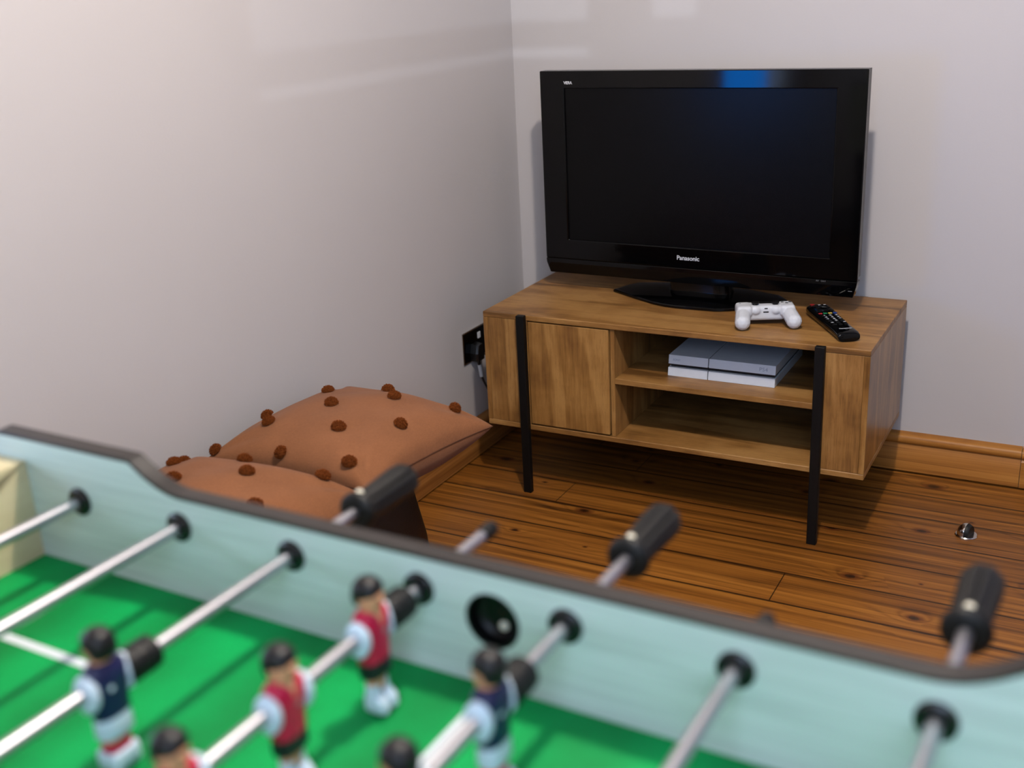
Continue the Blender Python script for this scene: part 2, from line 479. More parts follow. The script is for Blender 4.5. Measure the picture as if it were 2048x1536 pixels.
# ------------------------------------------------------------------ television
tv = thing('television', 'large flat black television with glossy frame standing on the wooden cabinet', 'television', (0.638, -0.25, ZT + 0.0002), -0.02)
tz0, tz1, thw = 0.5505 - ZT, 1.1003 - ZT, 0.4313
sz0, sz1, shw = 0.6476 - ZT, 1.0556 - ZT, 0.3594
b = B()   # casing behind the frame, stepping in towards the back
rings(b, [[(x * s, y, z0 + (z - zc) * s) for x, z in ((-thw, tz0 + .05), (thw, tz0 + .05), (thw, tz1), (-thw, tz1))]
          for y, s, z0, zc in ((0.012, 0.998, 0.35, 0.35), (0.034, 0.998, 0.35, 0.35), (0.050, 0.92, 0.35, 0.35), (0.088, 0.80, 0.33, 0.35))])
obj('back_casing', b, M_tvedge, tv)
b = B()   # glossy frame: a plate with a window, its lower chin tapering inwards
out = [(-thw, tz0 + 0.042), (-thw, tz1), (thw, tz1), (thw, tz0 + 0.042)]
def ringplate(b, outer, inner, y0, y1):
    for P, y in ((outer, y0), (outer, y1), (inner, y0), (inner, y1)): pass
    vo0 = [b.verts.new((x, y0, z)) for x, z in outer]; vi0 = [b.verts.new((x, y0, z)) for x, z in inner]
    vo1 = [b.verts.new((x, y1, z)) for x, z in outer]; vi1 = [b.verts.new((x, y1, z)) for x, z in inner]
    n = len(outer)
    for i in range(n):
        j = (i + 1) % n
        b.faces.new((vo0[i], vo0[j], vi0[j], vi0[i])); b.faces.new((vo1[i], vi1[i], vi1[j], vo1[j]))
        b.faces.new((vo0[i], vo1[i], vo1[j], vo0[j])); b.faces.new((vi0[i], vi0[j], vi1[j], vi1[i]))
inn = [(-shw, sz0), (-shw, sz1), (shw, sz1), (shw, sz0)]
ringplate(b, out, inn, -0.001, 0.012)
fr = obj('frame', b, M_gloss, tv)
bv = fr.modifiers.new('b', 'BEVEL'); bv.width = 0.003; bv.segments = 3; bv.limit_method = 'ANGLE'
b = B()   # chin
rings(b, [[(-thw + e, y, z) for y in (-.001 + s, .03)] + [(thw - e, y, z) for y in (.03, -.001 + s)] for z, e, s in ((tz0 + .0415, 0.0, 0.0), (tz0 + 0.03, 0.0015, -.001), (tz0, 0.010, 0.004))])
ch = obj('lower_bezel', b, M_gloss, tv)
bv = ch.modifiers.new('b', 'BEVEL'); bv.width = 0.0015; bv.segments = 2
b = B(); box(b, (-shw - .002, 0.0045, sz0 - .002), (shw + .002, 0.011, sz1 + .002)); obj('screen', b, M_screen, tv)
RXM = Matrix.Rotation(pi / 2, 4, 'X')
def tvtext(name, s, size, m, x, z, y=-0.0012, bold=0.0, sp=1.0):
    lettering(name, s, size, m, tv, Matrix.Translation((x, y, z)) @ RXM, 0.0002, bold, sp)
tvtext('brand_lettering', 'Panasonic', 0.0165, M_print, -0.009, 0.6197 - ZT, bold=0.00028, sp=0.97)
tvtext('series_lettering', 'VIERA', 0.0105, M_print, -0.347, 1.0695 - ZT, bold=0.0003, sp=0.85)
tvtext('marking_lettering', 'AV   OK/I', 0.006, M_print2, 0.342, 0.5885 - ZT, y=-0.002)
b = B(); box(b, (0.410, -0.0012, 0.567 - ZT), (0.420, 0.003, 0.5685 - ZT)); obj('power_mark', b, M_print2, tv)
# neck and boat-shaped foot
b = B(); rings(b, [sell(z, 0.012, 0.045, rx, ry, 28, 4) for z, rx, ry in ((0.012, 0.088, 0.030), (0.05, 0.084, 0.026), (0.075, 0.082, 0.026))]); obj('neck', b, M_gloss, tv, True)
base = [(-0.232, 0.012), (-0.219, 0.066), (-0.20, 0.10), (-0.12, 0.128), (0.0, 0.134), (0.12, 0.128), (0.21, 0.10), (0.240, 0.066), (0.252, 0.012)]
fcur = [(0.200, -0.016), (0.128, -0.066), (0.095, -0.081), (-0.012, -0.086), (-0.045, -0.082), (-0.085, -0.069), (-0.150, -0.034)]
base = base + fcur
b = B()
def inset(P, k):
    cx, cy = 0.01, 0.03
    return [(cx + (x - cx) * k, cy + (y - cy) * k) for x, y in P]
rings(b, [[(x, y, z) for x, y in inset(base, k)] for k, z in ((0.985, 0.0), (1.0, 0.002), (1.0, 0.0065), (0.985, 0.0085), (0.93, 0.0105), (0.35, 0.0185), (0.3, 0.0185))])
obj('foot', b, M_gloss, tv, True, 25)

# ------------------------------------------------------------------ games console
con = thing('game_console', 'white slanted game console on the upper shelf of the wooden cabinet', 'game console', (0.7835, -0.443, 0.3594), 0.0048)
cw, cd = 0.277, 0.29
def slab(b, x0, x1, z0, z1):
    sl = lambda z: z * 0.18      # the whole box leans back as it rises
    rings(b, [[(x0, sl(z), z), (x1, sl(z), z), (x1, cd + sl(z) - .02, z), (x0, cd + sl(z) - .02, z)] for z in (z0, z1)])
xs = -cw / 2 + cw * 0.382
for nm, z0, z1 in (('lower_shell', 0.0, 0.0218), ('upper_shell', 0.0305, 0.0535)):
    for x0, x1 in ((-cw / 2, xs - 0.0011), (xs + 0.0011, cw / 2)):
        b = B(); slab(b, x0, x1, z0, z1)
        o = obj(nm, b, M_whites, con)
        bv = o.modifiers.new('b', 'BEVEL'); bv.width = 0.0007; bv.segments = 2
b = B(); rings(b, [[(-cw / 2 + .004, .0135, z), (cw / 2 - .004, .0135, z), (cw / 2 - .004, cd - .03, z), (-cw / 2 + .004, cd - .03, z)] for z in (0.0015, 0.052)])
obj('core', b, M_dark, con)
RXP = Matrix.Rotation(pi / 2 - math.atan(0.18), 4, 'X')
lettering('model_lettering', 'PS4', 0.0135, M_engrave, con, Matrix.Translation((0.108, 0.0415 * .18 - 0.0003, 0.0415)) @ RXP, 0.0001, 0.0, 1.15)
lettering('maker_lettering', 'SONY', 0.0075, M_engrave, con, Matrix.Translation((-0.117, 0.041 * .18 - 0.0003, 0.0415)) @ RXP, 0.0001)

# ------------------------------------------------------------------ gamepad
pad = thing('game_controller', 'white game controller with grips forward on the cabinet in front of the television', 'game controller', (0.8795, -0.392, ZT), radians(25))
pad.scale = (0.92, 0.92, 0.92)
b = B()
# local: y+ away from the viewer, grips point to -y and down
box(b, (-0.052, -0.013, 0.012), (0.052, 0.036, 0.053), 0.010, 4)
box(b, (-0.077, -0.022, 0.024), (-0.036, 0.034, 0.0545), 0.009, 4)
box(b, (0.036, -0.022, 0.024), (0.077, 0.034, 0.0545), 0.009, 4)
for s in (-1, 1):
    for k in range(14):
        f = k / 13
        ball(b, (s * (0.056 + 0.011 * f), 0.018 - 0.070 * f, 0.038 - 0.0168 * f ** 1.3), (0.0205 + 0.0005 * f, 0.0205, 0.0180 + 0.003 * f), 2)
    ball(b, (s * 0.0265, -0.007, 0.0405), (0.0150, 0.0125, 0.0135), 3)
    ball(b, (s * 0.052, 0.034, 0.036), (0.020, 0.014, 0.014), 2)
o = obj('shell', b, M_white, pad)
rm = o.modifiers.new('r', 'REMESH'); rm.mode = 'VOXEL'; rm.voxel_size = 0.0016
sm = o.modifiers.new('s', 'SMOOTH'); sm.iterations = 7; sm.factor = 0.6
baked(o)
b = B(); box(b, (-0.0075, -0.0140, 0.0345), (0.0075, -0.0085, 0.0385), 0.0012, 1); obj('extension_port', b, M_dark, pad)
b = B(); box(b, (-0.0045, -0.0138, 0.0445), (0.0045, -0.0085, 0.0475), 0.0012, 1); obj('audio_jack', b, M_dark, pad)
for s in (-1, 1):
    b = B(); lathe(b, [(0.0095, 0.048), (0.0075, 0.053), (0.0075, 0.056), (0.0105, 0.058), (0.0105, 0.0600), (0.0085, 0.0592)], 20, Matrix.Translation((s * 0.0265, 0.004, 0)))
    obj('thumbstick', b, M_rubber, pad, True)
b = B()
for k in range(4):
    a = pi / 2 * k
    lathe(b, [(0.0045, 0.05), (0.0045, 0.0545), (0.003, 0.055)], 12, Matrix.Translation((0.057 + 0.010 * cos(a), 0.018 + 0.010 * sin(a), 0)))
obj('action_buttons', b, M_dark, pad, True)
b = B()
box(b, (-0.067, 0.0145, 0.05), (-0.047, 0.0215, 0.0545), 0.001, 1); box(b, (-0.0605, 0.008, 0.05), (-0.0535, 0.028, 0.0545), 0.001, 1)
obj('direction_pad', b, M_dark, pad)
b = B(); box(b, (-0.025, 0.012, 0.0505), (0.025, 0.034, 0.0532), 0.001, 1); obj('touch_pad', b, M_dark, pad)

# ------------------------------------------------------------------ remote control
rem = thing('remote_control', 'black television remote control with coloured keys on the cabinet top', 'remote control', (1.036, -0.367, ZT + 0.0002), math.atan2(-0.195, 0.123))
rem.scale = (1.1, 1.1, 1.1)
b = B()
secs = [(-0.110, 0.019, 0.016), (-0.1065, 0.0235, 0.021), (-0.095, 0.0262, 0.0255), (-0.06, 0.0268, 0.0260), (-0.03, 0.0250, 0.0235), (0.02, 0.0240, 0.0225), (0.07, 0.0240, 0.0225), (0.100, 0.0240, 0.0225), (0.108, 0.0240, 0.0195), (0.110, 0.0232, 0.0165)]
loops = []
for x, hw, h in secs:
    L = []
    for k in range(24):
        a = 2 * pi * k / 24
        c, s = cos(a), sin(a)
        e = 3.2
        yy = hw * math.copysign(abs(c) ** (2 / e), c); zz = h / 2 + h / 2 * math.copysign(abs(s) ** (2 / e), s)
        if s < 0: yy *= 1 - 0.18 * (-s)
        L.append((x, yy, zz))
    loops.append(L)
rings(b, loops)
obj('body', b, M_gloss, rem, True, 50)
def rtop(x):
    for (a, _, h0), (c, _, h1) in zip(secs[:-1], secs[1:]):
        if a <= x <= c: return h0 + (h1 - h0) * (x - a) / (c - a)
    return 0.02
def key(x, y, lx, ly, m, nm='button'):
    z = rtop(x); b = B(); box(b, (x - lx / 2, y - ly / 2, z - .0006), (x + lx / 2, y + ly / 2, z + 0.0012), 0.0005, 1)
    return obj(nm, b, m, rem)
key(-0.098, -0.012, 0.007, 0.009, M_paint['red'], 'power_button')
for i, cn in enumerate(('red', 'green', 'yellow', 'blue')):
    key(-0.028, -0.0165 + 0.011 * i, 0.0055, 0.0085, M_paint[cn], 'colour_button')
for r in range(4):
    for c in range(3):
        k = key(-0.010 + 0.0125 * r, -0.0135 + 0.0135 * c, 0.0075, 0.0095, M_dark)
digs = ['1', '2', '3', '4', '5', '6', '7', '8', '9', '', '0', '']
RZT = Matrix.Rotation(radians(90), 4, 'Z')
for i, dg_ in enumerate(digs):
    if dg_:
        r, c = divmod(i, 3); x = -0.010 + 0.0125 * r
        lettering('key_digit', dg_, 0.0095, M_print, rem, Matrix.Translation((x, -0.0135 + 0.0135 * c, rtop(x) + 0.0014)) @ RZT, 0.0001, 0.0003)
lathe_b = B(); lathe(lathe_b, [(0.0155, 0.0245), (0.0155, 0.0268), (0.0105, 0.0268), (0.0100, 0.0255)], 28, Matrix.Translation((-0.062, 0, 0))); obj('navigation_ring', lathe_b, M_dark, rem, True)
for i, (x, y) in enumerate(((-0.085, 0.0), (-0.085, 0.012), (-0.043, -0.014), (-0.043, 0.014), (0.042, -0.0135), (0.042, 0.0), (0.042, 0.0135), (0.054, -0.012), (0.054, 0.0), (0.054, 0.012))):
    key(x, y, 0.006, 0.008, M_dark)
for x, y in ((0.041, -0.0135), (0.041, 0.0135), (-0.085, 0.0), (-0.085, 0.012)):
    b = B(); box(b, (x - .0016, y - .0026, rtop(x) + .001), (x + .0016, y + .0026, rtop(x) + .0015)); obj('key_mark', b, M_print, rem)
lettering('brand_lettering', 'Panasonic', 0.0072, M_print, rem, Matrix.Translation((0.085, 0, 0.02265)) @ RZT, 0.0001, 0.0002, 0.95)
lettering('type_lettering', 'TV', 0.0045, M_print2, rem, Matrix.Translation((0.0925, 0, 0.02265)) @ RZT, 0.0001)

# ------------------------------------------------------------------ wall socket, plug and cable
soc = thing('wall_socket', 'black double wall socket with nickel edge on the left wall beside the cabinet', 'socket', (0.0005, -0.318, 0.34))
b = B(); box(b, (0, -0.0735, -0.0475), (0.0045, 0.0735, 0.0475), 0.0015, 2); obj('cover_plate', b, M_chrome, soc)
b = B(); box(b, (0.0042, -0.0690, -0.0430), (0.0056, 0.0690, 0.0430), 0.0004, 1); obj('insert', b, M_gloss, soc)
for y in (0.013, 0.055):
    b = B(); box(b, (0.0052, y - .0075, 0.012), (0.0085, y + .0075, 0.031), 0.001, 1); obj('rocker_switch', b, M_white, soc)
plug = thing('power_plug', 'black mains plug with white sleeved cable below the wall socket', 'plug', (0.0062, -0.336, 0.34))
b = B(); rings(b, [[(0.0, y * k, z) for y, z in ((-.021, -.044), (.021, -.044), (.022, -.02), (.014, .006), (-.014, .006), (-.022, -.02))] if x == 0 else [(x, y * k, z * .95 - .002) for y, z in ((-.021, -.044), (.021, -.044), (.022, -.02), (.014, .006), (-.014, .006), (-.022, -.02))] for x, k in ((0, 1), (0.018, .98), (0.024, .8))]); obj('plug_body', b, M_dark, plug)
b = B(); tube(b, [(0.012, 0, -.043), (0.014, 0.002, -.062)], [0.006, 0.0045]); obj('strain_relief', b, M_dark, plug, True)
b = B(); tube(b, [(0.014, 0.002, -.060), (0.016, 0.007, -.098)], [0.0062, 0.0056]); obj('sleeve', b, M_white, plug, True)
pts = []
for k in range(25):
    f = k / 24
    pts.append((0.016 + 0.008 * f + 0.016 * sin(pi * f), 0.007 + 0.050 * f + 0.07 * f * f, -.096 - 0.19 * (f ** 0.92)))
b = B(); tube(b, pts, 0.0032); obj('cable', b, M_dark, plug, True)

# ------------------------------------------------------------------ door stop on the floor
ds = thing('door_stop', 'small chrome half dome door stop with black rubber face on the floorboards', 'door stop', (1.380, -0.342, 0.0), radians(-18))
b = B(); lathe(b, [(0.0265, 0), (0.0265, 0.002), (0.0245, 0.0042), (0.001, 0.0042)], 40); obj('base_plate', b, M_chrome, ds, True)
def dome(x0, x1, r=0.0225, z0=0.0042):
    b = B(); loops = []
    for k in range(13):
        x = x0 + (x1 - x0) * k / 12
        rr = math.sqrt(max(r * r - x * x, 1e-7))
        loops.append([(x, rr * cos(pi * j / 20), z0 + 1.25 * rr * sin(pi * j / 20)) for j in range(21)])
    rings(b, loops); return b
obj('dome', dome(-0.02249, 0.002), M_chrome, ds, True)
obj('rubber_buffer', dome(0.0022, 0.0115, 0.0215), M_rubber, ds, True)

# ------------------------------------------------------------------ cushions on a leather ottoman
def cushion_point(c, u, v, side, H):
    A, Bc, C, D = c      # (u,v): A(+,+) B(+,-) C(-,-) D(-,+)
    uu = u * (1 - 0.075 * (1 - v * v) * abs(u) ** 3); vv = v * (1 - 0.075 * (1 - u * u) * abs(v) ** 3)
    a, d = (1 + uu) / 2, (1 + vv) / 2
    p = A * (a * d) + Bc * (a * (1 - d)) + C * ((1 - a) * (1 - d)) + D * ((1 - a) * d)
    n = (A - C).cross(D - Bc).normalized()
    if n.z < 0: n = -n
    t = (max(0, 1 - u * u) * max(0, 1 - v * v)) ** 0.42
    e = 1 - max(abs(u), abs(v))
    wr = 0.0
    for k, (fu, fv) in enumerate(((1, 1), (1, -1), (-1, -1), (-1, 1))):
        du, dv = u - fu, v - fv
        r = math.hypot(du, dv)
        wr += 0.0085 * math.exp(-r * 2.6) * sin(9 * math.atan2(dv * fv, du * fu) + 2.1 * k) * min(1, r * 3) * min(1, e * 6)
    nz = noise.noise(Vector((u * 2.1, v * 2.1, H * 40))) * 0.008 * t
    return p + n * side * (H * t + wr + nz)

def make_cushion(c, H, Hb, poms, label, group):
    c = [Vector(q) for q in c]
    ctr = sum(c, Vector()) / 4
    root = thing('cushion', label, 'cushion', ctr - Vector((0, 0, Hb)), 0, group)
    org = root.location.copy()
    N = 56
    b = B()
    par = lambda i: sin((i / N - 0.5) * pi) * 0.6 + (i / N * 2 - 1) * 0.4
    top = [[b.verts.new(cushion_point(c, par(i), par(j), 1, H) - org) for j in range(N + 1)] for i in range(N + 1)]
    bot = [[top[i][j] if i in (0, N) or j in (0, N) else b.verts.new(cushion_point(c, par(i), par(j), -1, Hb) - org) for j in range(N + 1)] for i in range(N + 1)]
    for G, fl in ((top, 0), (bot, 1)):
        for i in range(N):
            for j in range(N):
                q = [G[i][j], G[i + 1][j], G[i + 1][j + 1], G[i][j + 1]]
                b.faces.new(q if not fl else q[::-1])
    obj('cover', b, M_fabric, root, True, 80)
    edge = [(par(i), -1) for i in range(N)] + [(1, par(i)) for i in range(N)] + [(par(N - i), 1) for i in range(N)] + [(-1, par(N - i)) for i in range(N + 1)]
    b = B(); tube(b, [cushion_point(c, u, v, 1, H) - org for u, v in edge], 0.0013, 6); obj('seam', b, M_thread, root, True)
    for k, (u, v) in enumerate(poms):
        p = cushion_point(c, u, v, 1, H)
        pu = cushion_point(c, u + .02, v, 1, H) - cushion_point(c, u - .02, v, 1, H)
        pv = cushion_point(c, u, v + .02, 1, H) - cushion_point(c, u, v - .02, 1, H)
        n = pu.cross(pv).normalized()
        if n.z < 0: n = -n
        o = bpy.data.objects.new('pom_pom', POM); COL.objects.link(o); o.parent = root
        o.location = p - org - n * 0.001
        rot = n.to_track_quat('Z', 'Y').to_euler()
        o.rotation_mode = 'QUATERNION'
        o.rotation_quaternion = n.to_track_quat('Z', 'Y') @ Matrix.Rotation(k * 1.7, 3, 'Z').to_quaternion()
        s = 0.94 + 0.12 * ((k * 37 % 10) / 10); o.scale = (s, s, s)
    return root

def pom_mesh():
    b = B(); rnd = random.Random(3)
    ball(b, (0, 0, 0.0050), (0.0125, 0.0112, 0.0088), 2)
    for k in range(260):
        a = k * 2.39996; r = math.sqrt((k + .5) / 260)
        th = r * radians(98)
        tip = Vector((0.0152 * sin(th) * cos(a), 0.0138 * sin(th) * sin(a), 0.0045 + 0.0125 * cos(th)))
        d = tip * (1 + rnd.uniform(-.10, .07))
        root = Vector((0.004 * r * cos(a), 0.004 * r * sin(a), 0.003))
        ax = (d - root)
        q = Vector((rnd.random() - .5, rnd.random() - .5, rnd.random() - .5))
        s = ax.cross(q).normalized() * 0.00095
        t = ax.cross(s).normalized() * 0.00095
        v = [b.verts.new(root + s * .5), b.verts.new(root - s * .25 + t * .5), b.verts.new(root - s * .25 - t * .5)]
        w_ = [b.verts.new(d + s), b.verts.new(d - s * .5 + t), b.verts.new(d - s * .5 - t)]
        for i in range(3):
            j = (i + 1) % 3; b.faces.new((v[i], v[j], w_[j], w_[i]))
        b.faces.new(w_)
    me = bpy.data.meshes.new('pom_pom'); b.to_mesh(me); b.free(); me.materials.append(M_yarn)
    return me
POM = pom_mesh()

C1 = [(0.4764, -1.0595, 0.4257), (0.4549, -1.4943, 0.455), (0.026, -1.4635, 0.436), (0.043, -1.0223, 0.4306)]
C2 = [(0.4600, -1.4850, 0.4360), (0.4892, -1.921, 0.405), (0.0493, -1.9533, 0.4128), (0.026, -1.5100, 0.4400)]
P1 = [(-0.56, 0.32), (0.02, 0.59), (-0.85, -0.30), (-0.51, -0.6), (-0.13, -0.11), (0.29, 0.34), (0.72, 0.77), (0.29, -0.51), (0.71, -0.1), (-0.92, -0.93), (-0.1, -0.93), (0.7, -0.88)]
P2 = [(-0.64, 0.47), (-0.27, 0.07), (-0.05, 0.70), (0.24, 0.36), (0.66, 0.81), (0.60, -0.02), (0.62, -0.82), (0.20, -0.42), (-0.2, -0.84), (-0.62, -0.4), (-0.9, 0.85)]
make_cushion(C1, 0.0857, 0.088, P1, 'tan cushion with rust pompoms nearest the cabinet, behind the other cushion', 'tan pompom cushions on the ottoman')
make_cushion(C2, 0.108, 0.060, P2, 'tan cushion with rust pompoms partly hidden behind the game table rim', 'tan pompom cushions on the ottoman')

ott = thing('ottoman', 'dark brown leather ottoman under the two tan cushions', 'ottoman', (0.19, -1.50, 0))
b = B()
rings(b, [sell(z, 0, 0, rx, ry, 48, 7) for z, rx, ry in ((0.004, 0.170, 0.40), (0.03, 0.172, 0.405), (0.17, 0.160, 0.398), (0.30, 0.132, 0.385), (0.330, 0.122, 0.375), (0.341, 0.10, 0.35), (0.343, 0.05, 0.3))])
obj('upholstery', b, M_leather, ott, True, 60)
b = B()
for yy in (-0.13, 0.13):
    tube(b, [(0.1705 - 0.0005, yy, 0.03), (0.1605, yy, 0.17), (0.1325, yy, 0.30)], 0.0016, 6)
L = sell(0.30, 0, 0, 0.1325, 0.386, 48, 7); tube(b, [Vector(p) for p in L + L[:1]], 0.0018, 6)
obj('seam', b, M_thread, ott, True)

# ------------------------------------------------------------------ football table
YAW, TX, TYY, ZR, SP_, ZFD = -0.0242, 1.1723, -2.2742, 0.8145, 0.15, 0.731
TW, UE = 0.612, 0.6074
tab = thing('foosball_table', 'table football game with green pitch and pale side walls in the foreground', 'football table', (TX, TYY, 0), YAW)
ZLO, ZHI, UEND, ZBOT = 0.8495, 0.879, 0.655, 0.60
def top_outline():
    p = []
    us = []
    n = 10
    # left shoulder, concave sweep, long low run, concave sweep, right shoulder
    p.append((-UEND, ZHI - 0.010)); p.append((-UEND + 0.003, ZHI - 0.003)); p.append((-UEND + 0.010, ZHI))
    p.append((-0.4385, ZHI)); p.append((-0.436, ZHI - 0.0008))
    for k in range(n + 1):
        f = k / n
        p.append((-0.4335 + 0.066 * f, ZLO + 0.0272 * (1 - f) ** 1.9))
    q = [(-u, z) for u, z in reversed(p)]
    return p, q
pl, pr = top_outline()
TOP = pl + pr
HOLE_U, HOLE_Z, HOLE_R = 0.0016, 0.7993, 0.0262
def side_panel(w0, w1, serve):
    """board with a drilled hole for every rod, and the serve hole"""
    b = B()
    z0, z1 = 0.764, 0.8405
    y0, y1 = -w0, -w1
    prism(b, [(-UEND, ZBOT), (UEND, ZBOT), (UEND, z0), (-UEND, z0)], y0, y1, 1)
    ul, ur = pl[-1][0], pr[0][0]
    for k in range(len(pl) - 1):                 # columns under the swept ends
        prism(b, [(pl[k][0], z1), pl[k], pl[k + 1], (pl[k + 1][0], z1)], y0, y1, 1)
        prism(b, [(pr[k][0], z1), pr[k], pr[k + 1], (pr[k + 1][0], z1)], y0, y1, 1)
    prism(b, [(ul, z1), pl[-1], pr[0], (ur, z1)], y0, y1, 1)
    holes = [((i - 3.5) * SP_, ZR, 0.0090, 0.02) for i in range(8)]
    if serve: holes.append((HOLE_U, HOLE_Z, HOLE_R, 0.033))
    holes.sort()
    n, cur = 32, -UEND
    for hu, hz, hr, hb in holes:
        prism(b, [(cur, z0), (hu - hb, z0), (hu - hb, z1), (cur, z1)], y0, y1, 1)
        cur = hu + hb
        C_, R_ = [], []
        for k in range(n):
            a = 2 * pi * (k + .5) / n
            ca, sa = cos(a), sin(a)
            C_.append((hu + hr * ca, hz + hr * sa))
            hy = (z1 - hz) if sa > 0 else (hz - z0)
            t = min(hb / max(abs(ca), 1e-9), hy / max(abs(sa), 1e-9))
            R_.append((hu + t * ca, hz + t * sa))
        for q in ((hb, 1), (hb, -1), (-hb, 1), (-hb, -1)):      # snap the four corners
            tz = z1 if q[1] > 0 else z0
            k = min(range(n), key=lambda k: (R_[k][0] - hu - q[0]) ** 2 + (R_[k][1] - tz) ** 2)
            R_[k] = (hu + q[0], tz)
        ring = {}
        for nm, P_ in (('c', C_), ('r', R_)):
            for y in (y0, y1): ring[nm, y] = [b.verts.new((u, y, z)) for u, z in P_]
        for k in range(n):
            j = (k + 1) % n
            b.faces.new((ring['c', y0][k], ring['c', y0][j], ring['r', y0][j], ring['r', y0][k]))
            b.faces.new((ring['c', y1][j], ring['c', y1][k], ring['r', y1][k], ring['r', y1][j]))
            b.faces.new((ring['c', y0][j], ring['c', y0][k], ring['c', y1][k], ring['c', y1][j]))
    prism(b, [(cur, z0), (UEND, z0), (UEND, z1), (cur, z1)], y0, y1, 1)
    bmesh.ops.triangulate(b, faces=[f for f in b.faces if len(f.verts) > 4])
    return b
TH = 0.019
far = obj('side_panel', side_panel(0.0, -TH, True), M_lam, tab)
near = obj('side_panel', side_panel(TW, TW + TH, False), M_lam, tab)
def band(w0, w1):
    b = B(); lip = 0.0008; h = 0.0016
    loops = []
    pts = TOP
    for i, (u, z) in enumerate(pts):
        a = Vector(pts[max(0, i - 1)]); c = Vector(pts[min(len(pts) - 1, i + 1)])
        t = (c - a).normalized(); n = Vector((-t.y, t.x))
        up = Vector((u, z)) + n * h; dn = Vector((u, z)) - n * 0.003; mi = Vector((u, z)) + n * (h - 0.0008)
        y0, y1 = -w0 - lip, -w1 + lip
        loops.append([(dn.x, y0, dn.y), (mi.x, y0, mi.y), (up.x, y0 + .0012, up.y), (up.x, y1 - .0012, up.y), (mi.x, y1, mi.y), (dn.x, y1, dn.y)])
    rings(b, loops); return b
obj('edge_band', band(0.0, -TH), M_band, far, True, 30)
obj('edge_band', band(TW + TH, TW), M_band, near, True, 40)
# serve cup behind the hole
b = B()
lathe(b, [(HOLE_R - .0004, 0.0), (HOLE_R + 0.0012, -0.0008), (HOLE_R + 0.0012, 0.0002), (HOLE_R - .0012, 0.0006), (HOLE_R - .0012, 0.011), (0.0235, 0.0145), (0.019, 0.0170), (0.008, 0.0178), (0.0005, 0.0178)], 36, Matrix.Translation((HOLE_U, 0, HOLE_Z)) @ Matrix.Rotation(-pi / 2, 4, 'X'), cap=False)
cup = obj('serve_cup', b, M_cup, tab, True, 40)
b = B(); ball(b, (HOLE_U + 0.0015, 0.0165, HOLE_Z - 0.0135), (0.0045, 0.003, 0.0045), 3); obj('screw_glint', b, M_glint, cup, True)  # cream bead paints a glint inside the cup
# end housings with a goal mouth
for s in (-1, 1):
    a0, a1 = s * UE, s * UEND
    b = B()
    prism(b, [(-0.0002, ZBOT + .02), (-0.0002, 0.8492), (-TW + .0002, 0.8492), (-TW + .0002, ZBOT + .02), (-0.405, ZBOT + .02), (-0.405, 0.80), (-0.207, 0.80), (-0.207, ZBOT + .02)], a0, a1, 0)
    bmesh.ops.triangulate(b, faces=[f for f in b.faces if len(f.verts) > 4])
    obj('end_housing', b, M_maple, tab)
    b = B(); box(b, (min(a1, a1 - s * .012), -0.404, ZBOT + .022), (max(a1, a1 - s * .012), -0.208, 0.799)); obj('goal_back', b, M_shell, tab)
b = B(); box(b, (-UE + .0003, -TW + .0003, ZFD - 0.012), (UE - .0003, -0.0003, ZFD)); pf = obj('playfield', b, M_pitch, tab)
def mark(b, u0, w0, u1, w1): box(b, (min(u0, u1), -max(w0, w1), ZFD + 0.0001), (max(u0, u1), -min(w0, w1), ZFD + 0.0005))
lw = 0.0055
b = B(); mark(b, -lw, 0.002, lw, TW - .002); obj('centre_line', b, M_line, pf)
for s in (-1, 1):
    b = B()
    q = [(s * UE * .999, 0.135), (s * 0.337 + s * -lw, 0.135), (s * 0.337 + s * -lw, 0.477), (s * UE * .999, 0.477), (s * UE * .999, 0.477 - 2 * lw), (s * 0.337 + s * lw, 0.477 - 2 * lw), (s * 0.337 + s * lw, 0.135 + 2 * lw), (s * UE * .999, 0.135 + 2 * lw)]
    prism(b, [(u, -w) for u, w in q], ZFD + .0001, ZFD + .0005, 2)
    obj('penalty_box_line', b, M_line, pf)
b = B(); box(b, (-UEND + .002, -TW - .001, ZBOT), (UEND - .002, .001, ZBOT + .018)); obj('under_tray', b, M_shell, tab)
for su in (-1, 1):
    for wv in (0.03, TW - 0.03):
        b = B(); rings(b, [[(su * (0.58) + dx, -wv + dy, z) for dx, dy in ((-k, -k), (k, -k), (k, k), (-k, k))] for z, k in ((0.0, 0.030), (0.02, 0.032), (ZBOT - .0005, 0.040))]); obj('leg', b, M_shell, tab)
def bushing(wall, out):
    b = B()
    R = Matrix.Rotation(pi / 2 if out > 0 else -pi / 2, 4, 'X')     # lathe z axis -> -y or +y
    prof = [(0.0078, 0.004), (0.0095, 0.0055), (0.0135, 0.0048), (0.0158, 0.0030), (0.0162, 0.0004), (0.0162, -0.0002), (0.0078, -0.0002), (0.0078, 0.004)]
    lathe(b, prof, 36, R, cap=False)
    return b
for i in range(8):
    for wall, out in ((0.0, 1), (TW, -1)):
        o = obj('bushing', bushing(wall, out), M_gloss if False else M_dark, tab, True, 40)
        o.location = ((i - 3.5) * SP_, -wall, ZR)

